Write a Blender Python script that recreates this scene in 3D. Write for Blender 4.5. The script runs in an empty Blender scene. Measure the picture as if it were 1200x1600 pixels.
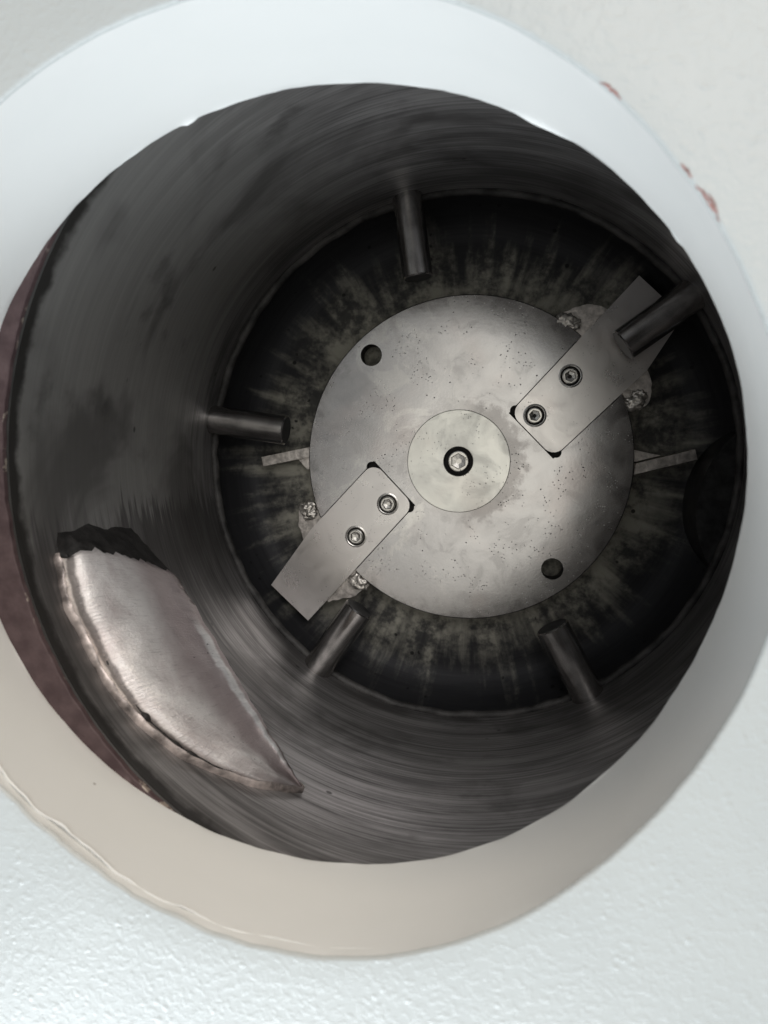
import bpy, bmesh, math, random
from mathutils import Vector, Matrix, noise

random.seed(7)
scene = bpy.context.scene
col = scene.collection
R = math.radians

# ------------------------------------------------------------------ camera
cam_data = bpy.data.cameras.new("camera")
cam = bpy.data.objects.new("camera", cam_data)
col.objects.link(cam)
cam.location = (0.02314, 0.01011, 0.43819)
cam.rotation_mode = 'XYZ'
cam.rotation_euler = (-0.094457, 0.163936, 0.0)
cam_data.sensor_fit = 'VERTICAL'
cam_data.sensor_height = 36.0
cam_data.lens = 1098.6 / 1600.0 * 36.0
cam_data.clip_start = 0.01
cam_data.clip_end = 50.0
cam_data.dof.use_dof = True
cam_data.dof.focus_distance = 0.40
cam_data.dof.aperture_fstop = 12.5
scene.camera = cam

# ------------------------------------------------------------------ light
world = bpy.data.worlds.new("World")
scene.world = world
world.use_nodes = True
bg = world.node_tree.nodes["Background"]
bg.inputs["Color"].default_value = (0.95, 0.98, 1.0, 1)
bg.inputs["Strength"].default_value = 0.24


def area(name, loc, target, size, power, color):
    d = bpy.data.lights.new(name, 'AREA')
    d.shape = 'RECTANGLE'
    d.size, d.size_y = size
    d.energy = power
    d.color = color
    o = bpy.data.objects.new(name, d)
    col.objects.link(o)
    o.location = loc
    v = Vector(target) - Vector(loc)
    o.rotation_euler = v.to_track_quat('-Z', 'Y').to_euler()
    return o


area("window_light", (-0.20, -0.86, 0.60), (0, 0.05, 0.22), (0.9, 0.45), 13.5, (0.88, 0.95, 1.0))
area("angled_fill", (0.45, 0.95, 1.75), (0, -0.05, 0.1), (1.2, 0.9), 15.5, (1.0, 0.97, 0.95))  # unseen angled fill, added to light the lower drum wall
area("overhead_fill", (0.12, -0.06, 2.0), (0.0, 0.0, 0.0), (1.0, 1.0), 3.2, (1.0, 0.965, 0.86))  # unseen overhead fill, added to brighten the disc
area("warm_fill", (0.85, 1.80, 0.80), (-0.05, -0.10, 0.22), (1.3, 0.6), 18.0, (1.0, 0.83, 0.63))  # unseen warm fill, added to brighten the lower collar and deflector

vs = scene.view_settings
vs.view_transform = 'Standard'
vs.look = 'None'
vs.exposure = 0.0
vs.gamma = 1.0
vs.use_curve_mapping = False


# ------------------------------------------------------------------ node helper
class NT:
    def __init__(self, name):
        self.m = bpy.data.materials.new(name)
        self.m.use_nodes = True
        self.t = self.m.node_tree
        self.b = self.t.nodes["Principled BSDF"]
        self.tc = self.t.nodes.new("ShaderNodeTexCoord")
        self.obj = self.tc.outputs["Object"]
        self.uv = self.tc.outputs["UV"]

    def n(self, typ, **kw):
        x = self.t.nodes.new(typ)
        for k, v in kw.items():
            setattr(x, k, v)
        return x

    def put(self, sock, v):
        if isinstance(v, bpy.types.NodeSocket):
            self.t.links.new(v, sock)
        elif isinstance(v, (tuple, list)) and len(v) == 3 and sock.type == 'RGBA':
            sock.default_value = (*v, 1)
        else:
            sock.default_value = v

    def math(self, op, a, b=0.0, c=None, clamp=False):
        x = self.n("ShaderNodeMath", operation=op, use_clamp=clamp)
        self.put(x.inputs[0], a)
        self.put(x.inputs[1], b)
        if c is not None:
            self.put(x.inputs[2], c)
        return x.outputs[0]

    def scale(self, vec, s, off=(0, 0, 0)):
        x = self.n("ShaderNodeMapping")
        self.put(x.inputs["Vector"], vec)
        x.inputs["Scale"].default_value = s
        x.inputs["Location"].default_value = off
        return x.outputs[0]

    def noise(self, vec, scale, detail=4.0, rough=0.55, dist=0.0):
        x = self.n("ShaderNodeTexNoise")
        self.put(x.inputs["Vector"], vec)
        x.inputs["Scale"].default_value = scale
        x.inputs["Detail"].default_value = detail
        x.inputs["Roughness"].default_value = rough
        x.inputs["Distortion"].default_value = dist
        return x.outputs["Fac"]

    def voro(self, vec, scale, feature='F1'):
        x = self.n("ShaderNodeTexVoronoi", feature=feature)
        self.put(x.inputs["Vector"], vec)
        x.inputs["Scale"].default_value = scale
        return x.outputs["Distance"]

    def ss(self, v, a, b, lo=0.0, hi=1.0):
        """smooth step from lo to hi while v runs from a to b"""
        x = self.n("ShaderNodeMapRange", interpolation_type='SMOOTHSTEP')
        self.put(x.inputs["Value"], v)
        x.inputs["From Min"].default_value = a
        x.inputs["From Max"].default_value = b
        x.inputs["To Min"].default_value = lo
        x.inputs["To Max"].default_value = hi
        return x.outputs["Result"]

    def mix(self, f, a, b):
        x = self.n("ShaderNodeMix", data_type='RGBA')
        self.put(x.inputs[0], f)
        self.put(x.inputs[6], a)
        self.put(x.inputs[7], b)
        return x.outputs[2]

    def mixf(self, f, a, b):
        x = self.n("ShaderNodeMix", data_type='FLOAT')
        self.put(x.inputs[0], f)
        self.put(x.inputs[2], a)
        self.put(x.inputs[3], b)
        return x.outputs[0]

    def bump(self, h, strength, dist, normal=None):
        x = self.n("ShaderNodeBump")
        x.inputs["Strength"].default_value = strength
        x.inputs["Distance"].default_value = dist
        self.put(x.inputs["Height"], h)
        if normal is not None:
            self.put(x.inputs["Normal"], normal)
        return x.outputs[0]

    def xyz(self, vec=None):
        x = self.n("ShaderNodeSeparateXYZ")
        self.put(x.inputs[0], vec or self.obj)
        return x.outputs

    def comb(self, x_, y_, z_):
        x = self.n("ShaderNodeCombineXYZ")
        for i, v in enumerate((x_, y_, z_)):
            self.put(x.inputs[i], v)
        return x.outputs[0]

    def polar(self):
        """radius and a seamless (cos, sin) pair"""
        s = self.xyz()
        r = self.math('SQRT', self.math('ADD', self.math('MULTIPLY', s[0], s[0]), self.math('MULTIPLY', s[1], s[1])))
        return r, self.math('DIVIDE', s[0], r), self.math('DIVIDE', s[1], r), s[2]

    def out(self, color=None, metallic=None, rough=None, normal=None, aniso=None, spec=None, tangent=False):
        b = self.b.inputs
        if color is not None: self.put(b["Base Color"], color)
        if metallic is not None: self.put(b["Metallic"], metallic)
        if rough is not None: self.put(b["Roughness"], rough)
        if normal is not None: self.put(b["Normal"], normal)
        if spec is not None: self.put(b["Specular IOR Level"], spec)
        if aniso is not None: self.put(b["Anisotropic"], aniso)
        if tangent:
            t = self.n("ShaderNodeTangent", direction_type='RADIAL', axis='Z')
            self.t.links.new(t.outputs[0], b["Tangent"])
        return self.m


# ------------------------------------------------------------------ materials
def mat_panel_paint():
    k = NT("hammered_paint")
    n1 = k.noise(k.obj, 480, 3, 0.5, 0.3)
    n2 = k.noise(k.obj, 900, 2, 0.5)
    v = k.voro(k.obj, 300)
    blob = k.ss(v, 0.0, 0.42, 1.0, 0.0)
    keep = k.ss(k.noise(k.obj, 95, 2), 0.47, 0.60)
    h = k.math('ADD', k.math('MULTIPLY', k.ss(n1, 0.40, 0.75), 0.40), k.math('MULTIPLY', k.math('MULTIPLY', blob, keep), 0.6))
    h = k.math('ADD', h, k.math('MULTIPLY', n2, 0.12))
    nb = k.bump(h, 0.42, 0.0005)
    tone = k.mix(k.noise(k.obj, 26, 3), (0.485, 0.51, 0.507), (0.54, 0.565, 0.557))
    speck = k.ss(k.voro(k.obj, 62), 0.035, 0.055, 1.0, 0.0)
    speck = k.math('MULTIPLY', speck, k.ss(k.noise(k.obj, 31, 1), 0.60, 0.63))
    c = k.mix(k.math('MULTIPLY', speck, 0.75), tone, (0.30, 0.29, 0.27))
    return k.out(c, 0.0, 0.30, nb, spec=0.4)


def mat_collar_paint():
    k = NT("smooth_paint")
    n1 = k.noise(k.obj, 60, 3)
    nb = k.bump(n1, 0.25, 0.0006)
    tone = k.mix(k.noise(k.scale(k.obj, (1, 1, 2)), 30, 4), (0.77, 0.78, 0.765), (0.81, 0.815, 0.80))
    speck = k.ss(k.voro(k.obj, 55), 0.028, 0.05, 1.0, 0.0)
    speck = k.math('MULTIPLY', speck, k.ss(k.noise(k.obj, 23, 1), 0.58, 0.62))
    c = k.mix(k.math('MULTIPLY', speck, 0.7), tone, (0.25, 0.22, 0.20))
    return k.out(c, 0.0, 0.38, nb, spec=0.45)


def mat_primer():
    k = NT("oxide_primer")
    r, cx, cy, z = k.polar()
    n = k.noise(k.obj, 140, 5, 0.6)
    big = k.noise(k.obj, 38, 3)
    c = k.mix(k.ss(n, 0.3, 0.75), (0.060, 0.036, 0.038), (0.105, 0.070, 0.071))
    spot = k.ss(k.voro(k.obj, 75), 0.10, 0.22, 1.0, 0.0)
    spot = k.math('MULTIPLY', spot, k.ss(big, 0.52, 0.60))
    c = k.mix(k.math('MULTIPLY', spot, 0.6), c, (0.20, 0.15, 0.145))
    # bare, rubbed metal and rust along the inner rim
    edge = k.math('ADD', r, k.math('MULTIPLY', k.math('SUBTRACT', k.noise(k.obj, 260, 3), 0.5), 0.0032))
    worn = k.ss(edge, 0.1577, 0.1580, 1.0, 0.0)
    worn = k.math('MULTIPLY', worn, k.ss(k.noise(k.obj, 60, 3), 0.55, 0.60))
    c = k.mix(worn, c, (0.42, 0.36, 0.31))
    nb = k.bump(k.noise(k.obj, 420, 3), 0.5, 0.0004)
    return k.out(c, k.math('MULTIPLY', worn, 0.6), k.mixf(n, 0.5, 0.75), nb, spec=0.4)


def mat_drum():
    k = NT("scoured_steel")
    x, y, z = k.xyz()
    fine = k.noise(k.scale(k.obj, (7, 7, 620)), 1.0, 6, 0.72)
    mid = k.noise(k.scale(k.obj, (16, 16, 130)), 1.0, 5, 0.6, 0.3)
    brd = k.noise(k.scale(k.obj, (5, 5, 45)), 1.0, 3, 0.55, 0.4)
    blot = k.noise(k.scale(k.obj, (20, 20, 26)), 1.0, 5, 0.6)
    st = k.math('ADD', k.math('MULTIPLY', fine, 0.50), k.math('ADD', k.math('MULTIPLY', mid, 0.32), k.math('MULTIPLY', brd, 0.18)))
    c = k.mix(k.ss(st, 0.38, 0.62), (0.135, 0.130, 0.129), (0.38, 0.366, 0.362))
    # dull film scraped off in ragged tongues on one flank
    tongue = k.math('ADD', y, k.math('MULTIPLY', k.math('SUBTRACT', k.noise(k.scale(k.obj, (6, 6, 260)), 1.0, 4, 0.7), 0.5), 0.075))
    film = k.math('MULTIPLY', k.ss(tongue, -0.027, -0.017), k.ss(x, -0.02, -0.12))
    film = k.math('MULTIPLY', film, k.ss(z, 0.03, 0.07))
    c = k.mix(k.math('MULTIPLY', film, 0.75), c, (0.35, 0.345, 0.33))
    dark_band = k.math('MULTIPLY', k.math('MULTIPLY', k.ss(tongue, -0.019, -0.026), k.ss(y, -0.085, -0.045)), k.ss(x, -0.06, -0.12))  # darker band below the ragged film edge
    dark_band = k.math('MULTIPLY', dark_band, k.ss(z, 0.15, 0.11))
    c = k.mix(k.math('MULTIPLY', dark_band, 0.65), c, (0.06, 0.057, 0.056))
    big = k.noise(k.scale(k.obj, (9, 9, 14), (2, 5, 1)), 1.0, 4, 0.55, 0.8)
    c = k.mix(k.ss(big, 0.48, 0.64, 0.0, 0.62), c, (0.075, 0.070, 0.068))
    # greasy stains
    stain = k.math('MULTIPLY', k.ss(blot, 0.58, 0.74), 0.5)
    c = k.mix(stain, c, (0.040, 0.036, 0.036))
    spot = k.ss(k.voro(k.scale(k.obj, (1, 1, 1.4)), 58), 0.05, 0.12, 1.0, 0.0)
    spot = k.math('MULTIPLY', spot, k.ss(k.noise(k.obj, 24, 2), 0.56, 0.60))
    c = k.mix(k.math('MULTIPLY', spot, 0.7), c, (0.03, 0.028, 0.028))
    # dark band along the top rim
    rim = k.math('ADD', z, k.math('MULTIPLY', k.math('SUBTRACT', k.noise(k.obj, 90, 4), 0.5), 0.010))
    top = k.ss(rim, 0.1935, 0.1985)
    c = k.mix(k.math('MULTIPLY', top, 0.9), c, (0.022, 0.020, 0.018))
    rg = k.mixf(k.ss(st, 0.35, 0.65), 0.52, 0.38)
    rg = k.mixf(film, rg, 0.55)
    nb = k.bump(k.math('ADD', fine, k.math('MULTIPLY', mid, 0.6)), 0.16, 0.0005)
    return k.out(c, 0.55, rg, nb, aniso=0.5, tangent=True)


def mat_floor():
    k = NT("floor_steel")
    r, cx, cy, z = k.polar()
    def ray(f, fr):
        return k.noise(k.comb(k.math('MULTIPLY', cx, f), k.math('MULTIPLY', cy, f), k.math('MULTIPLY', r, fr)), 1.0, 4, 0.55, 0.2)
    rad = k.math('ADD', k.math('MULTIPLY', ray(5.0, 10.0), 0.5), k.math('MULTIPLY', ray(15.0, 14.0), 0.5))
    grit = k.noise(k.obj, 170, 6, 0.68)
    patch = k.noise(k.obj, 38, 4, 0.6)
    reach = k.math('ADD', r, k.math('ADD', k.math('MULTIPLY', k.math('SUBTRACT', rad, 0.5), -0.16),
                                    k.math('MULTIPLY', k.math('SUBTRACT', grit, 0.5), -0.022)))
    dust = k.ss(reach, 0.098, 0.148, 1.0, 0.0)
    dust = k.math('MULTIPLY', dust, k.ss(k.math('ADD', k.math('MULTIPLY', patch, 0.55), k.math('MULTIPLY', grit, 0.45)), 0.38, 0.57, 0.14, 1.0))
    ring = k.noise(k.comb(k.math('MULTIPLY', cx, 3.0), k.math('MULTIPLY', cy, 3.0), k.math('MULTIPLY', r, 700.0)), 1.0, 3)
    c = k.mix(dust, k.mix(ring, (0.020, 0.020, 0.023), (0.05, 0.05, 0.053)), (0.38, 0.365, 0.31))
    pit = k.math('MULTIPLY', k.ss(k.voro(k.obj, 120), 0.12, 0.2, 1.0, 0.0), k.ss(k.noise(k.obj, 60, 2), 0.55, 0.6))
    c = k.mix(k.math('MULTIPLY', pit, 0.9), c, (0.012, 0.012, 0.012))
    nb = k.bump(k.math('ADD', k.math('MULTIPLY', ring, 0.6), k.math('MULTIPLY', grit, 0.6)), 0.3, 0.0005)
    return k.out(c, k.mixf(dust, 0.4, 0.12), k.mixf(dust, 0.62, 0.6), nb, aniso=0.4, tangent=True, spec=0.3)


def mat_plate(name, base=(0.56, 0.54, 0.51), low=(0.36, 0.345, 0.34), rlo=0.2, rhi=0.27, smear=0.5, pits=1.0, aniso=0.0, grime=False):
    k = NT(name)
    cl = k.noise(k.obj, 21, 5, 0.6, 0.8)
    cl2 = k.noise(k.scale(k.obj, (1, 1, 1), (3, 1, 2)), 46, 6, 0.62, 0.8)
    m = k.math('MULTIPLY', k.ss(cl, 0.48, 0.72), smear)
    m2 = k.math('MULTIPLY', k.ss(cl2, 0.565, 0.615), smear * 0.55)
    c = k.mix(m, base, low)
    c = k.mix(m2, c, low)
    warm = k.ss(k.noise(k.obj, 22, 2), 0.5, 0.7)
    c = k.mix(k.math('MULTIPLY', warm, 0.18), c, (0.55, 0.44, 0.40))
    v = k.ss(k.voro(k.obj, 520), 0.10, 0.22, 1.0, 0.0)
    where = k.ss(k.noise(k.obj, 48, 3), 0.50, 0.60)
    p = k.math('MULTIPLY', k.math('MULTIPLY', v, where), pits)
    v2 = k.ss(k.voro(k.obj, 190), 0.05, 0.10, 1.0, 0.0)
    p = k.math('MAXIMUM', p, k.math('MULTIPLY', k.math('MULTIPLY', v2, k.ss(k.noise(k.obj, 80, 2), 0.52, 0.58)), pits))
    c = k.mix(k.math('MULTIPLY', p, 0.85), c, (0.05, 0.045, 0.04))
    if grime:
        # dirt packed round the hub plate, darker towards the rim, rubbed patches on the left
        r, cx, cy, z = k.polar()
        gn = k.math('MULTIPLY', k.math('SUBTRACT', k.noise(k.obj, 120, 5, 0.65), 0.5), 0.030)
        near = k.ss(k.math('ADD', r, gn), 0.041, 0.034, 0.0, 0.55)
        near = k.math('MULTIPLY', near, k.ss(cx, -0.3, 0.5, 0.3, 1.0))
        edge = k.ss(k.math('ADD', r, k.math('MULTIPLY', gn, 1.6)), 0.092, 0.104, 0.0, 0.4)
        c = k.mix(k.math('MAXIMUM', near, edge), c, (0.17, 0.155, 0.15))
        rub = k.ss(k.noise(k.scale(k.obj, (1, 1, 1), (7, 2, 0)), 30, 6, 0.66, 1.2), 0.53, 0.60)
        c = k.mix(k.math('MULTIPLY', k.math('MULTIPLY', rub, k.ss(cx, 0.2, -0.5)), 0.45), c, (0.68, 0.66, 0.63))
    rg = k.mixf(k.ss(cl2, 0.35, 0.7), rlo, rhi)
    rg = k.math('ADD', rg, k.math('MULTIPLY', p, 0.3))
    h = k.math('SUBTRACT', k.math('MULTIPLY', k.noise(k.obj, 650, 3), 0.25), p)
    nb = k.bump(h, 0.25, 0.0003)
    return k.out(c, 0.95, rg, nb, aniso=aniso, tangent=aniso > 0)


def mat_simple(name, color, metallic, rough, nscale=260, var=0.25, bump=0.25, dist=0.0004):
    k = NT(name)
    n = k.noise(k.obj, nscale, 5, 0.6)
    lo = tuple(v * (1 - var) for v in color)
    hi = tuple(min(1, v * (1 + var)) for v in color)
    c = k.mix(k.ss(n, 0.3, 0.7), lo, hi)
    nb = k.bump(n, bump, dist)
    return k.out(c, metallic, k.mixf(n, rough - 0.06, rough + 0.08), nb)


def mat_ground_metal():
    k = NT("ground_steel")
    u, v, w = k.xyz(k.uv)
    scr = k.noise(k.scale(k.uv, (190, 9, 1)), 1.0, 5, 0.7, 0.6)
    arc = k.noise(k.scale(k.uv, (60, 26, 1)), 1.0, 4, 0.6, 1.2)
    cloud = k.noise(k.scale(k.uv, (5, 3, 1)), 1.0, 4, 0.6, 0.5)
    c = k.mix(k.ss(cloud, 0.35, 0.68), (0.95, 0.91, 0.89), (0.70, 0.63, 0.62))
    c = k.mix(k.math('MULTIPLY', k.ss(v, 0.42, 0.66), 0.80), c, (0.40, 0.325, 0.325))
    c = k.mix(k.math('MULTIPLY', k.ss(v, 0.16, 0.02), 0.45), c, (0.74, 0.58, 0.48))
    vw = k.math('ADD', v, k.math('MULTIPLY', k.math('SUBTRACT', k.noise(k.scale(k.uv, (16, 3, 1)), 1.0, 4, 0.6), 0.5), 0.05))
    gro = k.math('MULTIPLY', k.ss(vw, 0.035, 0.055), k.ss(vw, 0.105, 0.085))
    c = k.mix(k.math('MULTIPLY', gro, 0.8), c, (0.11, 0.095, 0.09))  # shade of the groove painted into the plate colour
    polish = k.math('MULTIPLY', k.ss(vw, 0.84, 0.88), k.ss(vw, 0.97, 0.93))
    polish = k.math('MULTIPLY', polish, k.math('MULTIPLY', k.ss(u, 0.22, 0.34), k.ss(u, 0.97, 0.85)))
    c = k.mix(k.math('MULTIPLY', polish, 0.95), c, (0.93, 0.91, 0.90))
    tail = k.math('ADD', u, k.math('MULTIPLY', k.math('SUBTRACT', cloud, 0.5), 0.25))
    c = k.mix(k.math('MULTIPLY', k.ss(tail, 0.74, 0.94), 0.75), c, (0.13, 0.10, 0.10))
    c = k.mix(k.math('MULTIPLY', k.ss(scr, 0.52, 0.72), 0.42), c, (0.26, 0.22, 0.22))
    pit = k.math('MULTIPLY', k.ss(k.voro(k.scale(k.uv, (34, 12, 1)), 1.0), 0.07, 0.14, 1.0, 0.0), k.ss(k.noise(k.scale(k.uv, (9, 5, 1)), 1.0, 2), 0.56, 0.62))
    c = k.mix(k.math('MULTIPLY', pit, 0.85), c, (0.05, 0.045, 0.045))
    nb = k.bump(k.math('ADD', scr, k.math('MULTIPLY', arc, 0.8)), 0.45, 0.0007)
    return k.out(c, 0.5, k.mixf(arc, 0.28, 0.46), nb)


M = {
    'bead': mat_simple("dirty_bead", (0.055, 0.052, 0.05), 0.3, 0.62, 60, 0.7, 0.6, 0.001),
    'panel': mat_panel_paint(), 'collar': mat_collar_paint(), 'primer': mat_primer(),
    'drum': mat_drum(), 'floor': mat_floor(),
    'disc': mat_plate("turned_disc", aniso=0.25, grime=True, base=(0.53, 0.515, 0.51)),
    'hub': mat_plate("hub_steel", base=(0.74, 0.73, 0.685), low=(0.5, 0.48, 0.45), rlo=0.3, rhi=0.44, smear=0.3, pits=0.6),
    'blade': mat_plate("blade_steel", base=(0.70, 0.67, 0.65), low=(0.52, 0.49, 0.48), rlo=0.27, rhi=0.36, smear=0.4, pits=0.55),
    'pin': mat_simple("dark_pin_steel", (0.46, 0.44, 0.425), 0.97, 0.16, 70, 0.25, 0.06),
    'bolt': mat_simple("bolt_steel", (0.56, 0.54, 0.51), 1.0, 0.24, 500, 0.15, 0.1),
    'black': mat_simple("shade_black", (0.022, 0.020, 0.019), 0.1, 0.6, 150, 0.5, 0.6, 0.0015),  # black carrying the shade of gaps, bores and the deflector end
    'dull': mat_simple("dull_dark_steel", (0.045, 0.045, 0.045), 0.6, 0.5, 110, 0.5, 0.4),
    'lug': mat_simple("cut_plate", (0.56, 0.52, 0.49), 0.9, 0.42, 200, 0.35, 0.5, 0.0008),
    'weld': mat_simple("weld_metal", (0.66, 0.62, 0.57), 0.85, 0.36, 350, 0.35, 0.5, 0.0012),
    'ground': mat_ground_metal(),
    'seam': mat_simple("ground_weld", (0.52, 0.45, 0.42), 0.6, 0.42, 75, 0.75, 0.6, 0.0012),
    'chip': mat_simple("chipped_primer", (0.30, 0.15, 0.135), 0.0, 0.6, 500, 0.4, 0.4),
    'ink': mat_simple("stamped_mark", (0.10, 0.095, 0.09), 0.6, 0.5),
}


# ------------------------------------------------------------------ mesh helpers
def link(name, bm, mat, parent=None, smooth=True, angle=35):
    bmesh.ops.recalc_face_normals(bm, faces=bm.faces)
    me = bpy.data.meshes.new(name)
    bm.to_mesh(me)
    bm.free()
    if smooth:
        me.polygons.foreach_set("use_smooth", [True] * len(me.polygons))
        me.set_sharp_from_angle(angle=R(angle))
    me.materials.append(mat)
    o = bpy.data.objects.new(name, me)
    col.objects.link(o)
    if parent:
        o.parent = parent
    return o


def rings(bm, loops, closed=True, cap_first=False, cap_last=False):
    vs = [[bm.verts.new(p) for p in lp] for lp in loops]
    n = len(vs[0])
    for a, b in zip(vs[:-1], vs[1:]):
        for i in range(n if closed else n - 1):
            j = (i + 1) % n
            bm.faces.new((a[i], a[j], b[j], b[i]))
    if cap_first: bm.faces.new(vs[0])
    if cap_last: bm.faces.new(vs[-1])
    return vs


def circ(cx, cy, r, z, n=96):
    return [(cx + r * math.cos(2 * math.pi * i / n), cy + r * math.sin(2 * math.pi * i / n), z) for i in range(n)]


def lathe(bm, prof, c=(0, 0), n=96, closed_profile=False, cap_last=False, cap_first=False):
    lp = [circ(c[0], c[1], r, z, n) for r, z in prof]
    if closed_profile:
        lp.append(lp[0])
    v = rings(bm, lp, True, cap_first, cap_last)
    if closed_profile:
        bmesh.ops.remove_doubles(bm, verts=bm.verts, dist=1e-6)
    return v


def prism(bm, pts, z0, z1):
    a = [bm.verts.new((x, y, z0)) for x, y in pts]
    b = [bm.verts.new((x, y, z1)) for x, y in pts]
    n = len(pts)
    bm.faces.new(a[::-1]); bm.faces.new(b)
    for i in range(n):
        j = (i + 1) % n
        bm.faces.new((a[i], a[j], b[j], b[i]))


def bevel(bm, w, ang=40, seg=2):
    es = [e for e in bm.edges if len(e.link_faces) == 2 and e.calc_face_angle(0) > R(ang)]
    bmesh.ops.bevel(bm, geom=es, offset=w, segments=seg, affect='EDGES', profile=0.6)


def round_corner(p0, p1, p2, r, n=7):
    p0, p1, p2 = Vector(p0), Vector(p1), Vector(p2)
    a, b = (p0 - p1).normalized(), (p2 - p1).normalized()
    half = a.angle(b) / 2
    t = r / math.tan(half)
    c = p1 + (a + b).normalized() * (r / math.sin(half))
    s, e = p1 + a * t - c, p1 + b * t - c
    out = []
    for i in range(n + 1):
        v = s.lerp(e, i / n).normalized() * r
        out.append(tuple(c + v))
    return out


def tube(bm, pts, rad, n=10, flat=1.0, up=(0, 0, 1)):
    loops = []
    m = len(pts)
    for i, p in enumerate(pts):
        p = Vector(p)
        t = (Vector(pts[min(i + 1, m - 1)]) - Vector(pts[max(i - 1, 0)])).normalized()
        s = t.cross(Vector(up)).normalized()
        w = s.cross(t)
        r = rad(i / (m - 1)) if callable(rad) else rad
        loops.append([tuple(p + s * (math.cos(2 * math.pi * k / n) * r) + w * (math.sin(2 * math.pi * k / n) * r * flat)) for k in range(n)])
    rings(bm, loops, True, True, True)


def blob(bm, c, r, squash=(1, 1, 1), amp=0.3, freq=200, sub=3):
    g = bmesh.ops.create_icosphere(bm, subdivisions=sub, radius=1.0)
    for v in g['verts']:
        d = v.co.normalized()
        k = 1 + amp * noise.fractal(Vector(c) * freq + d * 1.7, 1.0, 2.0, 3)
        v.co = Vector(c) + Vector((d.x * squash[0], d.y * squash[1], d.z * squash[2])) * r * k


def cut(obj, cutters):
    for c in cutters:
        md = obj.modifiers.new("b", 'BOOLEAN')
        md.operation = 'DIFFERENCE'
        md.solver = 'EXACT'
        md.material_mode = 'TRANSFER'
        md.object = c
    bpy.context.view_layer.update()
    ev = obj.evaluated_get(bpy.context.evaluated_depsgraph_get())
    me = bpy.data.meshes.new_from_object(ev)
    old = obj.data
    obj.modifiers.clear()
    obj.data = me
    me.name = obj.name
    me.polygons.foreach_set("use_smooth", [True] * len(me.polygons))
    me.set_sharp_from_angle(angle=R(30))
    bpy.data.meshes.remove(old)
    for c in cutters:
        m = c.data
        bpy.data.objects.remove(c)
        bpy.data.meshes.remove(m)


def drill(x, y, r, z0, z1, n=64):
    bm = bmesh.new()
    lathe(bm, [(r, z0), (r, z1)], (x, y), n, cap_first=True, cap_last=True)
    return link("drill", bm, M['black'])  # bore walls come out black, their shade put into the colour


def thing(name, label, cat, group=None):
    o = bpy.data.objects.new(name, None)
    o.empty_display_size = 0.05
    col.objects.link(o)
    o["label"] = label
    o["category"] = cat
    if group: o["group"] = group
    return o


# ------------------------------------------------------------------ painted housing: panel, collar, base plate
housing = thing("machine_housing", "off-white painted hopper housing with textured front panel and smooth round feed collar", "housing")

F_IN = [0.00016, -0.0006, -0.0002, 0.00098, 0.00118, -0.00052, 0.00058, 5e-05, 0.00061, 0, -2e-05, 9e-05, 4e-05]
F_OUT = [-0.00031, 0.00082, 0.0008, -0.00088, -0.00213, -0.00032, 0.00096, 0.00046, 0.00012, 0.0006, -0.00037]


def four(co, a):
    s = co[0]
    for k in range(1, (len(co) + 1) // 2):
        s += co[2 * k - 1] * math.cos(k * a) + co[2 * k] * math.sin(k * a)
    return s


def dent(a, deg, width, amp):
    d = (math.degrees(a) - deg + 180) % 360 - 180
    return amp * math.exp(-(d / width) ** 2)


NC = 360
C_IN, C_OUT, RC = (-0.0353, -0.0055), (-0.0389, -0.0041), 0.1335
Z_IN, Z_OUT = 0.205, 0.2508


def rough_edge(a, seed, amp):
    return amp * noise.fractal(Vector((math.cos(a) * 9 + seed, math.sin(a) * 9, seed)), 0.9, 2.0, 5)


def r_in(a, k=1.0):
    # hand-trimmed lower edge: a paint drip, a nick and a wavy stretch
    return RC + four(F_IN, a) + k * (rough_edge(a, 3.1, 0.00035) + dent(a, 110.6, 0.9, -0.0012) + dent(a, 35.5, 0.7, -0.0006)
                         + dent(a, 59, 4, -0.0009) + dent(a, 50, 3, 0.0007))


def r_out(a, k=1.0):
    low = math.exp(-(((math.degrees(a) - 238 + 180) % 360 - 180) / 32) ** 2)
    return RC + four(F_OUT, a) + k * rough_edge(a, 8.4, 0.00018 + 0.0012 * low)


angs = [2 * math.pi * i / NC for i in range(NC)]
inner_loop = [(C_IN[0] + r_in(a) * math.cos(a), C_IN[1] + r_in(a) * math.sin(a), Z_IN) for a in angs]
outer_loop = [(C_OUT[0] + r_out(a) * math.cos(a), C_OUT[1] + r_out(a) * math.sin(a), Z_OUT) for a in angs]


def lerp(a, b, t):
    return tuple(x + (y - x) * t for x, y in zip(a, b))


FIL = 0.0011
# front panel: rounded lip then a flat sheet with thickness
bm = bmesh.new()
lps = []
for k in range(7):
    ph = R(90) * k / 6
    lps.append([(C_OUT[0] + (r_out(a) + FIL * (1 - math.cos(ph))) * math.cos(a),
                 C_OUT[1] + (r_out(a) + FIL * (1 - math.cos(ph))) * math.sin(a),
                 Z_OUT - FIL + FIL * math.sin(ph)) for a in angs])
for rr in (0.145, 0.16, 0.19, 0.24, 0.32):
    lps.append([(C_OUT[0] + rr * math.cos(a), C_OUT[1] + rr * math.sin(a), Z_OUT) for a in angs])
HW = 0.45
sq = []
for a in angs:
    s = HW / max(abs(math.cos(a)), abs(math.sin(a)))
    sq.append((s * math.cos(a), s * math.sin(a), Z_OUT))
lps.append(sq)
lps.append([(x, y, Z_OUT - 0.012) for x, y, z in sq])
rings(bm, lps)
link("front_panel", bm, M['panel'], housing, angle=60)

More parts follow.
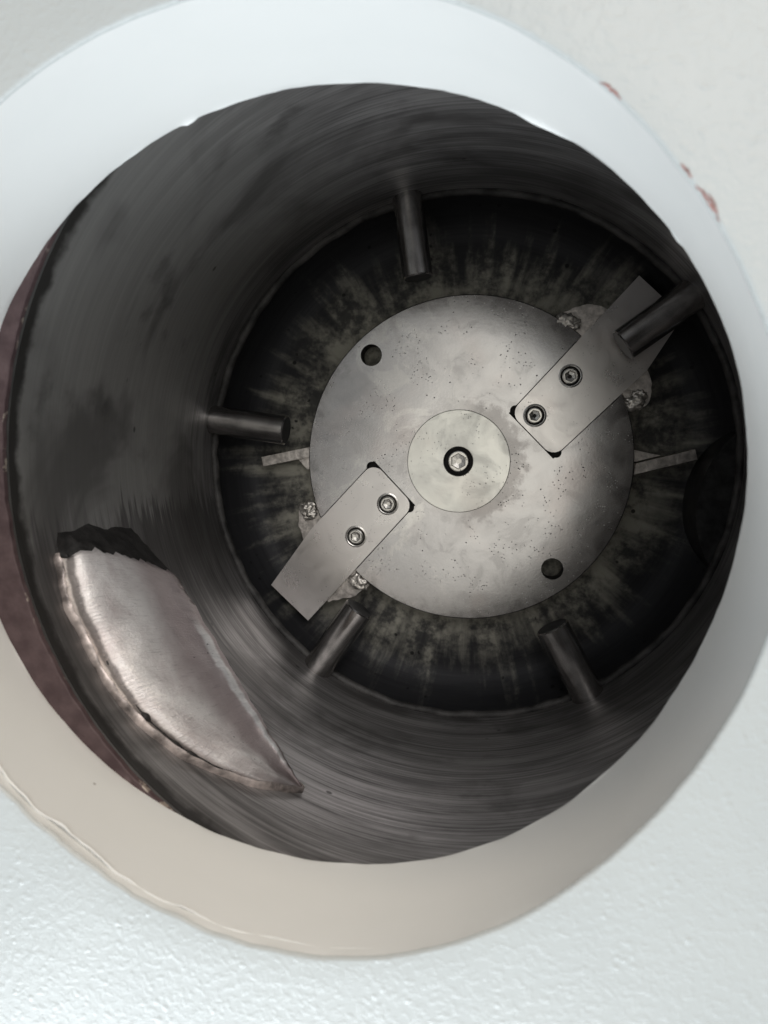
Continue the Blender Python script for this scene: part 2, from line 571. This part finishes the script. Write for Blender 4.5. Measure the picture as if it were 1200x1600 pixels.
# collar: short tube from the lip down to the drum
bm = bmesh.new()
top = [(C_OUT[0] + r_out(a) * math.cos(a), C_OUT[1] + r_out(a) * math.sin(a), Z_OUT - FIL) for a in angs]
lps = [top]
top_s = [(C_OUT[0] + r_out(a, 0) * math.cos(a), C_OUT[1] + r_out(a, 0) * math.sin(a), Z_OUT - FIL) for a in angs]
in_s = [(C_IN[0] + r_in(a, 0) * math.cos(a), C_IN[1] + r_in(a, 0) * math.sin(a), Z_IN) for a in angs]
lps += [[lerp(p, q, t) for p, q in zip(top_s, in_s)] for t in (0.05, 0.12, 0.25, 0.4, 0.6, 0.8, 0.94, 0.985)]
lps.append(inner_loop)
out_ = [(C_IN[0] + (r_in(a) + 0.0035) * math.cos(a), C_IN[1] + (r_in(a) + 0.0035) * math.sin(a), Z_IN - 0.0002) for a in angs]
lps.append(out_)
lps.append([(C_OUT[0] + (r_out(a) + 0.0038) * math.cos(a), C_OUT[1] + (r_out(a) + 0.0038) * math.sin(a), Z_OUT - 0.004) for a in angs])
rings(bm, lps)
link("feed_collar", bm, M['collar'], housing, angle=50)

# base plate that closes the drum around the off-centre collar
bm = bmesh.new()
big = [(0.23 * math.cos(a), 0.23 * math.sin(a), 0.2065) for a in angs]
low = [(x, y, 0.2115) for x, y, z in big]
hole_t = [(C_IN[0] + (r_in(a) + 0.0037) * math.cos(a), C_IN[1] + (r_in(a) + 0.0037) * math.sin(a), 0.2115) for a in angs]
hole_b = [(x, y, 0.2065) for x, y, z in hole_t]
rings(bm, [hole_b, big, low, hole_t, hole_b])
bmesh.ops.remove_doubles(bm, verts=bm.verts, dist=1e-7)
link("base_plate", bm, M['primer'], housing)

# ridge of paint run along the lower left of the collar mouth
bm = bmesh.new()
pts = []
for i in range(140):
    a = R(186 + (282 - 186) * i / 139)
    wob = 0.0013 * noise.noise(Vector((i * 0.11, 4.2, 0)))
    dz = 0.0046 + wob * 2.0
    rr = r_out(a) - 0.0001
    pts.append((C_OUT[0] + rr * math.cos(a), C_OUT[1] + rr * math.sin(a), Z_OUT - dz))
tube(bm, pts, lambda t: 0.00042 * (0.02 + math.sin(math.pi * min(max(t, 0), 1)) ** 0.8) * (1 + 0.6 * noise.noise(Vector((t * 40, 1, 2)))), 8)
link("paint_run", bm, M['collar'], housing, angle=80)


# chips knocked out of the paint on the upper right of the mouth
def chip(a0, a1, width, seed, off=0.0):
    bm = bmesh.new()
    n = 14
    lo, hi = [], []
    for i in range(n + 1):
        t = i / n
        a = R(a0 + (a1 - a0) * t)
        w = width * math.sin(math.pi * min(max(t, 0.02), 0.98)) ** 0.7 * (1 + 0.7 * noise.noise(Vector((t * 9, seed, 0))))
        r0 = r_out(a) + 0.0003 + off + 0.0004 * noise.noise(Vector((t * 7, seed, 3)))
        for L, r in ((lo, r0), (hi, r0 + w)):
            ph = min(max((r - r_out(a)) / FIL, 0), 1)
            z = Z_OUT - FIL + FIL * math.sqrt(max(0, 1 - (1 - ph) ** 2))
            L.append((C_OUT[0] + r * math.cos(a), C_OUT[1] + r * math.sin(a), z + 0.0001))
    a_ = [bm.verts.new(p) for p in lo]; b_ = [bm.verts.new(p) for p in hi]
    for i in range(n):
        bm.faces.new((a_[i], a_[i + 1], b_[i + 1], b_[i]))
    r_ = bmesh.ops.extrude_face_region(bm, geom=bm.faces[:])
    for v in r_['geom']:
        if isinstance(v, bmesh.types.BMVert): v.co.z -= 0.0008
    return link("paint_chip", bm, M['chip'], housing)


chip(47.6, 50.6, 0.0006, 1.0)
chip(36.4, 38.4, 0.0006, 2.0, 0.0002)
chip(31.0, 35.6, 0.0007, 3.0, 0.0001)
chip(32.2, 34.2, 0.0004, 4.0, 0.0010)
chip(99.6, 100.4, 0.0006, 5.0)

# ------------------------------------------------------------------ steel drum
drum = thing("steel_drum", "dark scoured steel drum under the collar with radial pins and bright welded deflector", "drum")
RD, ZT, ZB = 0.158, 0.2025, 0.010
bm = bmesh.new()
prof = [(RD, ZB + (ZT - 0.0008 - ZB) * i / 24) for i in range(25)]
prof += [(RD + 0.0008, ZT), (RD + 0.010, ZT), (RD + 0.010, ZB)]
lathe(bm, prof, n=256, closed_profile=True)
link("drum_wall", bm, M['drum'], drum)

# primed flange ring seen as a crescent left of the collar
bm = bmesh.new()
NF = 512
lps = []
for dr, z in ((0.0, ZT + 0.0003), (0.0, ZT + 0.0022), (0.0004, ZT + 0.0026), (0.004, ZT + 0.0026), (0.012, ZT + 0.0026), (0.072, ZT + 0.0026), (0.072, ZT + 0.0003)):
    lp = []
    for i in range(NF):
        a = 2 * math.pi * i / NF
        w = RD + dr + (0.00045 * noise.fractal(Vector((math.cos(a) * 22, math.sin(a) * 22, 1.0)), 0.8, 2, 4) if dr < 0.001 else 0)
        lp.append((w * math.cos(a), w * math.sin(a), z))
    lps.append(lp)
rings(bm, lps)
link("flange_ring", bm, M['primer'], drum)

# dished floor
bm = bmesh.new()
prof = [(0.02, -0.0200), (0.06, -0.0200), (0.10, -0.0200), (0.120, -0.0200), (0.1350, -0.0200)]
for i in range(1, 13):
    t = R(90) * i / 12
    prof.append((0.1350 + 0.0220 * math.sin(t), -0.0200 + 0.028 * (1 - math.cos(t))))
prof.append((0.1572, 0.0085))
lathe(bm, prof, n=256, cap_first=True)
link("drum_floor", bm, M['floor'], drum, angle=60)


# beads where wall meets floor
def bead(r, z, rad, seed, a0=0, a1=360, name="weld_bead", mat='drum'):
    bm = bmesh.new()
    n = 260
    pts = []
    for i in range(n + 1):
        a = R(a0 + (a1 - a0) * i / n)
        w = 0.0008 * noise.noise(Vector((math.cos(a) * 14, math.sin(a) * 14, seed)))
        pts.append(((r + w) * math.cos(a), (r + w) * math.sin(a), z + 0.0012 * noise.noise(Vector((math.cos(a) * 8, math.sin(a) * 8, seed + 5)))))
    tube(bm, pts, lambda t: rad * (1 + 0.25 * noise.noise(Vector((t * 90, seed, 0)))), 10)
    return link(name, bm, M[mat], drum, angle=80)


bead(0.1572, 0.0118, 0.0027, 1.0, mat='bead')


# radial pins
pins = [((-0.0335, 0.1565), (-0.0265, 0.1079), 0.0088), ((-0.1577, 0.0265), (-0.1077, 0.0195), 0.0090),
        ((-0.0899, -0.1311), (-0.0621, -0.0907), 0.0095), ((0.0773, -0.1391), (0.0547, -0.0972), 0.0100),
        ((0.1310, 0.0961), (0.0901, 0.0664), 0.0096)]
PZ = 0.0165


def pin_mesh():
    bm = bmesh.new()
    n = 56
    prof = [(-0.006, 0.0096), (0.0, 0.0096), (0.010, 0.0096), (0.024, 0.0096), (0.0478, 0.0096), (0.0486, 0.0088)]
    lp = [[(x, r * math.cos(2 * math.pi * i / n), r * math.sin(2 * math.pi * i / n)) for i in range(n)] for x, r in prof]
    rings(bm, lp, True, True, True)
    return bm


pin0 = None
for b, t, rad in pins:
    if pin0 is None:
        p_ = pin0 = link("pin", pin_mesh(), M['pin'], drum)
        p_.data.materials.append(M['dull'])
        for pf in p_.data.polygons:
            if pf.normal.x > 0.9: pf.material_index = 1
    else:
        p_ = pin0.copy()
        col.objects.link(p_)
        p_.parent = drum
    d = Vector(t) - Vector(b)
    base = Vector(b).normalized() * 0.1572
    p_.location = (base.x, base.y, PZ)
    p_.rotation_euler = (0, 0, math.atan2(d.y, d.x))
    ln = (Vector(t) - base).length / 0.0486
    p_.scale = (ln, rad / 0.0096, rad / 0.0096)

# low boss beside the right wall, a lens-shaped step on the floor
bm = bmesh.new()
cb, rb = (0.196, -0.028), 0.0615
arc = []
for i in range(41):
    a = R(180 - 62 + 124 * i / 40)
    x, y = cb[0] + rb * math.cos(a), cb[1] + rb * math.sin(a)
    if math.hypot(x, y) < 0.1590: arc.append((x, y))
a_end, a_start = math.atan2(arc[-1][1], arc[-1][0]), math.atan2(arc[0][1], arc[0][0])
wall = [(0.1592 * math.cos(a_end + (a_start - a_end) * i / 20), 0.1592 * math.sin(a_end + (a_start - a_end) * i / 20)) for i in range(21)]
prism(bm, arc + wall, -0.019, 0.012)
bevel(bm, 0.0012)
link("outlet_boss", bm, M['dull'], drum)

# deflector: sloping chord plate welded to the lower-left wall
Wp = [(-167.7, .1809), (-164.4, .1830), (-159.6, .1846), (-154.4, .1833), (-149.1, .1839), (-143.4, .1830), (-136.8, .1797),
      (-130.1, .1734), (-124.0, .1649), (-118.2, .1557), (-113.4, .1447)]


def wall_pt(deg, z, r=RD):
    return Vector((r * math.cos(R(deg)), r * math.sin(R(deg)), z))


def w_curve(u, r=RD):
    f = u * (len(Wp) - 1)
    i = min(int(f), len(Wp) - 2)
    t = f - i
    p = [Wp[max(i - 1, 0)], Wp[i], Wp[i + 1], Wp[min(i + 2, len(Wp) - 1)]]

    def cr(a, b, c, d):
        return 0.5 * ((2 * b) + (c - a) * t + (2 * a - 5 * b + 4 * c - d) * t * t + (3 * b - a - 3 * c + d) * t ** 3)
    return wall_pt(cr(*[q[0] for q in p]), cr(*[q[1] for q in p]), r)


A0 = Vector((-0.1335, -0.0503, 0.1205))
A1 = wall_pt(-113.4, 0.1440, 0.1572)
NU, NV = 90, 26
nrm = (A1 - A0).cross(w_curve(0.5) - A0).normalized()
if nrm.z < 0: nrm = -nrm
bm = bmesh.new()
uvl = bm.loops.layers.uv.new("UVMap")
grid = []
for i in range(NU + 1):
    u = i / NU
    w0 = w_curve(u)
    c0 = A0.lerp(A1, u)
    c0 = c0 + (c0 - w0).normalized() * 0.0009 * noise.fractal(Vector((u * 14, 2, 5)), 0.9, 2, 4)
    row = []
    span = (w0 - c0).length
    for j in range(NV + 1):
        v = j / NV
        p = w0.lerp(c0, v)
        bul = 0.13 * span * math.sin(math.pi * v ** 0.7) * (1 - 0.5 * u)
        groove = -0.0022 * math.exp(-((v - 0.075) / 0.03) ** 2)
        ridge = 0.0016 * math.exp(-((v - 0.90) / 0.05) ** 2) * (0.6 + 0.9 * noise.noise(Vector((u * 46, v * 4, 3))))
        lump = 0.0009 * noise.fractal(Vector((u * 9, v * 3.2, 1.3)), 0.9, 2.0, 4)
        p = p + nrm * (bul + groove + ridge + lump * math.sin(math.pi * min(1, v + 0.05)))
        if u < 0.05:
            p = p + nrm * (-0.0025) * ((0.05 - u) / 0.05) ** 2
            p = p + (A1 - A0).normalized() * ((0.05 - u) / 0.05) * 0.0042 * noise.fractal(Vector((v * 9, 4, 8)), 0.6, 2.0, 5)
        row.append(p)
    grid.append(row)
V = [[bm.verts.new(p) for p in row] for row in grid]
for i in range(NU):
    for j in range(NV):
        f = bm.faces.new((V[i][j], V[i][j + 1], V[i + 1][j + 1], V[i + 1][j]))
        for lp, (a, b) in zip(f.loops, ((i, j), (i, j + 1), (i + 1, j + 1), (i + 1, j))):
            lp[uvl].uv = (a / NU, b / NV)
# underside back to the wall, so the plate has real body
und = []
for i in range(NU + 1):
    c0 = A0.lerp(A1, i / NU)
    a = math.degrees(math.atan2(c0.y, c0.x))
    und.append(bm.verts.new(wall_pt(a - 4 * (1 - i / NU), c0.z - 0.006, RD + 0.0005)))
for i in range(NU):
    bm.faces.new((V[i][NV], und[i], und[i + 1], V[i + 1][NV]))
deflector = link("deflector", bm, M['ground'], drum, angle=70)

# deflector end, rusty black with its shade put into the colour
bm = bmesh.new()
E = [(-170.7, .1772), (-170.7, .163), (-170.5, .1495), (-169.8, .135), (-169.0, .1205)]
wl = [wall_pt(-168.0, .1809)]
NE = 20
for i in range(NE + 1):
    f = i / NE * (len(E) - 1)
    k = min(int(f), len(E) - 2)
    d = E[k][0] + (E[k + 1][0] - E[k][0]) * (f - k) + 0.8 * noise.fractal(Vector((i * 0.2, 6, 2)), 0.9, 2, 2)
    wl.append(wall_pt(d, E[k][1] + (E[k + 1][1] - E[k][1]) * (f - k)))
fr = [grid[0][int(round(NV * i / (NE + 1)))] for i in range(NE + 2)]
N2 = 12
vv = []
for i in range(len(wl)):
    vv.append([wl[i].lerp(fr[i], k / N2) + Vector((0, 1, 0.3)) * (0.0011 * noise.fractal(Vector((i * 1.1, k * 0.7, 9)), 0.9, 2, 3) if 0 < k < N2 else 0) for k in range(N2 + 1)])
vb = [[bm.verts.new(p) for p in r_] for r_ in vv]
for i in range(len(vb) - 1):
    for k in range(N2):
        bm.faces.new((vb[i][k], vb[i][k + 1], vb[i + 1][k + 1], vb[i + 1][k]))
link("end_face", bm, M['black'], deflector, angle=70)

# weld along the wall side of the deflector
bm = bmesh.new()
pts = []
for i in range(161):
    u = i / 160
    p = w_curve(u, RD - 0.0012)
    pts.append(p + Vector((0, 0, 0.0010 + 0.0012 * noise.noise(Vector((u * 17, 0, 0))))))
tube(bm, pts, lambda t: 0.0022 * (1 + 0.6 * noise.fractal(Vector((t * 14, 3, 0)), 0.5, 2, 2)) * (0.5 + 0.5 * min(1, t * 20)), 10, flat=0.32)
link("weld_seam", bm, M['seam'], deflector, angle=80)
# broken black strip standing in for shade between the seam and the plate
bm = bmesh.new()
pts = []
for i in range(201):
    u = i / 200
    pts.append(w_curve(u).lerp(A0.lerp(A1, u), 0.075) + nrm * (0.0000 + 0.0006 * noise.noise(Vector((u * 26, 5, 0)))))
tube(bm, pts, lambda t: 0.0014 * (0.45 + 1.8 * max(0, noise.noise(Vector((t * 30, 11, 0))))), 8)
link("weld_gap_shade", bm, M['black'], deflector, angle=80)

# ------------------------------------------------------------------ rotor
rotor = thing("cutting_rotor", "bright steel rotor disc with two bolted blades and round hub plate at the drum bottom", "rotor")
DC = (0.0018, 0.0012)
HC = (-0.0026, 0.0003)
bm = bmesh.new()
lathe(bm, [(0.0995, -0.012), (0.1, -0.0115), (0.1, -0.0006), (0.0994, 0.0)], DC, 256, cap_first=True, cap_last=True)
disc = link("rotor_disc", bm, M['disc'], rotor)

BLADES = [
    # inner-left, inner-right, kink, tip-right, tip-left, bolts
    dict(o=[(0.0284, 0.0297), (0.0546, 0.0028), (0.1072, 0.0543), (0.1259, 0.0844), (0.1008, 0.1082)],
         b=[(0.0431, 0.0281), (0.0635, 0.0513)], flip=False),
    dict(o=[(-0.0302, -0.0274), (-0.0558, -0.0003), (-0.0968, -0.0436), (-0.1244, -0.0812), (-0.0996, -0.1041)],
         b=[(-0.0468, -0.0268), (-0.0674, -0.0479)], flip=True),
]


def offset_poly(pts, d):
    n = len(pts)
    c = sum((Vector(p) for p in pts), Vector((0, 0))) / n
    out = []
    for i in range(n):
        p0, p1, p2 = Vector(pts[i - 1]), Vector(pts[i]), Vector(pts[(i + 1) % n])
        e1, e2 = (p1 - p0).normalized(), (p2 - p1).normalized()
        n1, n2 = Vector((e1.y, -e1.x)), Vector((e2.y, -e2.x))
        if n1.dot(p1 - c) < 0: n1 = -n1
        if n2.dot(p1 - c) < 0: n2 = -n2
        m = (n1 + n2).normalized()
        out.append(tuple(p1 + m * d / max(0.3, m.dot(n1))))
    return out


cutters = []
for B in BLADES:
    bm = bmesh.new()
    prism(bm, offset_poly(B['o'], 0.0006), -0.0080, 0.01)
    bmesh.ops.recalc_face_normals(bm, faces=bm.faces)
    cen = sum((Vector(p) for p in B['o']), Vector((0, 0))) / 5
    for q in (0, 1):
        pc = Vector(B['o'][q]); pc = pc + (cen - pc).normalized() * 0.0034
        cutters.append(drill(pc.x, pc.y, 0.0032, -0.0081, 0.012, 40))
    cutters.append(link("pocket", bm, M['black']))  # pocket faces black, shade of the blade gaps put into colour
for x, y in ((-0.0574, 0.0661), (0.0555, -0.0655)):
    cutters.append(drill(x, y, 0.0067, -0.02, 0.01))
cutters.append(drill(HC[0], HC[1], 0.0095, -0.0075, 0.01))
cut(disc, cutters)
# thin bright chamfers round the two drilled holes
# hub plate with counterbore
bm = bmesh.new()
lathe(bm, [(0.0090, -0.0060), (0.0090, 0.0015), (0.0093, 0.0018), (0.0313, 0.0018), (0.0317, 0.0014), (0.0317, -0.0005), (0.0094, -0.0062)], HC, 128)
hub = link("hub_plate", bm, M['hub'], rotor)


def make_bolt(r, ap, depth, h, socket_name="bolt"):
    """socket head seen from above: top at z = 0, origin on its axis"""
    bm = bmesh.new()
    n = 72

    def ring(rad, z): return [(rad * math.cos(2 * math.pi * i / n), rad * math.sin(2 * math.pi * i / n), z) for i in range(n)]

    def hexr(a_, z):
        o = []
        for i in range(n):
            th = 2 * math.pi * i / n
            m = (th + math.pi / 6) % (math.pi / 3) - math.pi / 6
            rr = a_ / math.cos(m)
            o.append((rr * math.cos(th), rr * math.sin(th), z))
        return o
    lps = [ring(r, -h), ring(r, -0.0009), ring(r - 0.0003, -0.0003), ring(r - 0.0009, 0.0), ring((r + ap) / 2 + 0.0004, 0.0), hexr(ap + 0.00035, 0.0),
           hexr(ap, -0.0004), hexr(ap, -depth), ring(ap * 0.45, -depth - 0.0004), ring(ap * 0.42, -depth - 0.0012)]
    rings(bm, lps, True, False, True)
    return bm


cb_ = link("bolt", make_bolt(0.0067, 0.0040, 0.0042, 0.007), M['bolt'], hub)
cb_.location = (HC[0], HC[1], 0.0010)
# black cup in the counterbore, shade of the ring gap put into its colour
bm = bmesh.new()
lathe(bm, [(0.0, -0.0061), (0.0089, -0.0061), (0.0089, 0.0006)], HC, 64)
bmesh.ops.remove_doubles(bm, verts=bm.verts, dist=1e-7)
link("counterbore_ring", bm, M['black'], hub)
# stamped grade mark on the head
for txt, ang, rr in (("8.8", 18, 0.0053), ("8", 285, 0.0053), ("M12", 196, 0.0053)):
    cu = bpy.data.curves.new("grade_mark", 'FONT')
    cu.body = txt
    cu.size = 0.0017
    cu.extrude = 0.00004
    cu.align_x, cu.align_y = 'CENTER', 'CENTER'
    to = bpy.data.objects.new("tmp_text", cu)
    col.objects.link(to)
    bpy.context.view_layer.update()
    me = bpy.data.meshes.new_from_object(to.evaluated_get(bpy.context.evaluated_depsgraph_get()))
    bpy.data.objects.remove(to)
    bpy.data.curves.remove(cu)
    me.materials.clear(); me.materials.append(M['ink'])
    t_ = bpy.data.objects.new("grade_mark", me)
    col.objects.link(t_)
    t_.parent = hub
    a = R(ang)
    t_.location = (HC[0] + rr * math.cos(a), HC[1] + rr * math.sin(a), 0.00104)
    t_.rotation_euler = (0, 0, a - math.pi / 2)

# blades
BT, BB = 0.0008, -0.0042
for q, B in enumerate(BLADES):
    o = B['o']
    pts = round_corner(o[-1], o[0], o[1], 0.0075) + round_corner(o[0], o[1], o[2], 0.0075) + [o[2], o[3], o[4]]
    bm = bmesh.new()
    prism(bm, pts, BB, BT)
    bevel(bm, 0.00035, 50, 2)
    bl = link("blade", bm, M['blade'], rotor)
    cs = [drill(x, y, 0.0058, -0.0035, 0.01, 48) for x, y in B['b']]
    cut(bl, cs)
    for x, y in B['b']:
        bo = link("bolt", make_bolt(0.0050, 0.0027, 0.0030, 0.0045), M['bolt'], bl)
        bo.location = (x, y, BT + (0.0016 if q else -0.0003))
        bo.rotation_euler = (0, 0, random.uniform(0, 1))
        # bright turned rim around the counterbore
        bm = bmesh.new()
        lathe(bm, [(0.00585, BT - 0.0010), (0.00585, BT + 0.00012), (0.0062, BT + 0.00026), (0.0070, BT + 0.00005)], (x, y), 64)
        link("counterbore_ring", bm, M['bolt'], bl)

# blade holders: rough cut plates that carry each blade beyond the disc edge
HOLD = [[(0.0530, 0.0800), (0.0568, 0.0865), (0.0600, 0.0900), (0.0659, 0.0926), (0.0725, 0.0940), (0.0787, 0.0933), (0.0861, 0.0894), (0.0960, 0.0760),
         (0.1040, 0.0640), (0.1085, 0.0545), (0.1110, 0.0462), (0.1106, 0.0368), (0.1075, 0.0335), (0.1043, 0.0313), (0.0930, 0.0330), (0.0700, 0.0600)],
        [(-0.0930, -0.0328), (-0.1030, -0.0275), (-0.1066, -0.0289), (-0.1072, -0.0350), (-0.1068, -0.0414), (-0.1050, -0.0475), (-0.1010, -0.0640), (-0.0930, -0.0800),
         (-0.0875, -0.0925), (-0.0800, -0.0905), (-0.0690, -0.0880), (-0.0602, -0.0801), (-0.0700, -0.0600)]]
for hpts in HOLD:
    dense = []
    for i in range(len(hpts)):
        a, b = Vector(hpts[i]), Vector(hpts[(i + 1) % len(hpts)])
        for k in range(4):
            p = a.lerp(b, k / 4)
            nz = noise.noise_vector(Vector((p.x * 260, p.y * 260, 0)))
            dense.append((p.x + 0.0009 * nz.x, p.y + 0.0009 * nz.y))
    bm = bmesh.new()
    prism(bm, dense, -0.0150, -0.0126)
    bm2 = bmesh.new()
    # part outside the disc stands up to just under the blade
    outp = [p for p in dense if math.hypot(p[0] - DC[0], p[1] - DC[1]) > 0.1004]
    prism(bm2, outp, -0.0120, -0.0048)
    tmp = bpy.data.meshes.new("tmp")
    bm2.to_mesh(tmp); bm2.free()
    bm.from_mesh(tmp)
    bpy.data.meshes.remove(tmp)
    link("blade_holder", bm, M['lug'], rotor)

for bl_list in ([((0.0590, 0.0845, -0.0020), 0.0042), ((0.0640, 0.0815, -0.0018), 0.0036), ((0.0690, 0.0800, -0.0020), 0.0030), ((0.0555, 0.0868, -0.004), 0.0035)],
                [((0.1010, 0.0350, -0.0025), 0.0045), ((0.1040, 0.0395, -0.0030), 0.0040), ((0.1000, 0.0300, -0.004), 0.003)],
                [((-0.1000, -0.0300, -0.0025), 0.0040), ((-0.0985, -0.0345, -0.0020), 0.0034), ((-0.0970, -0.0380, -0.0020), 0.0026)],
                [((-0.0650, -0.0790, -0.0020), 0.0046), ((-0.0690, -0.0770, -0.0022), 0.0036), ((-0.0612, -0.0818, -0.0042), 0.0034)]):
    bm = bmesh.new()
    c0, c1 = Vector(bl_list[0][0]), Vector(bl_list[1][0])
    blob(bm, c0, 0.0046, (1.15, 0.9, 0.55), 0.45, 300, 4)
    blob(bm, c0.lerp(c1, 0.55), 0.0043, (1.0, 1.1, 0.5), 0.5, 300, 4)
    blob(bm, c1, 0.0036, (1.2, 0.9, 0.5), 0.5, 300, 4)
    link("weld_lump", bm, M['weld'], rotor, angle=80)

# sweep paddles under the disc, flame-cut edges
for (p0, p1) in (((0.0880, -0.0082), (0.1384, 0.0048)), ((-0.0850, 0.0088), (-0.1320, -0.0006))):
    a, b = Vector(p0), Vector(p1)
    t = (b - a).normalized(); s = Vector((-t.y, t.x)) * 0.0031
    bm = bmesh.new()
    n = 60
    lo, hi = [], []
    for i in range(n + 1):
        c = a.lerp(b, i / n)
        w = 0.0005 * noise.noise(Vector((i * 0.9, 1, 0)))
        lo.append(tuple(c - s * (1 + w * 100)))
        hi.append(tuple(c + s * (1 + w * 100)))
    prism(bm, lo + hi[::-1], -0.0185, -0.0125)
    for v in bm.verts:
        if v.co.z > -0.015: v.co.z += 0.0004 * noise.noise(Vector((v.co.x * 900, 0, 0)))
    # the stretch clear of the disc rises to just below its face
    out0 = a.lerp(b, 0.0)
    lo2 = [p for p in lo if math.hypot(p[0] - DC[0], p[1] - DC[1]) > 0.1015]
    hi2 = [p for p in hi if math.hypot(p[0] - DC[0], p[1] - DC[1]) > 0.1015]
    prism(bm, lo2 + hi2[::-1], -0.0125, -0.0078)
    for v in bm.verts:
        if v.co.z > -0.009: v.co.z += 0.0006 * noise.noise(Vector((v.co.x * 1300, 7, 0)))
    link("sweep_paddle", bm, M['lug'], rotor, angle=25)
for tri in ([(0.0985, 0.0085), (0.1030, 0.0075), (0.1190, 0.0040), (0.1020, -0.0005)], [(-0.0985, -0.0060), (-0.1030, -0.0055), (-0.1090, 0.0010), (-0.1010, 0.0025)]):
    bm = bmesh.new()
    prism(bm, tri, -0.0165, -0.0128)
    link("gusset", bm, M['lug'], rotor)
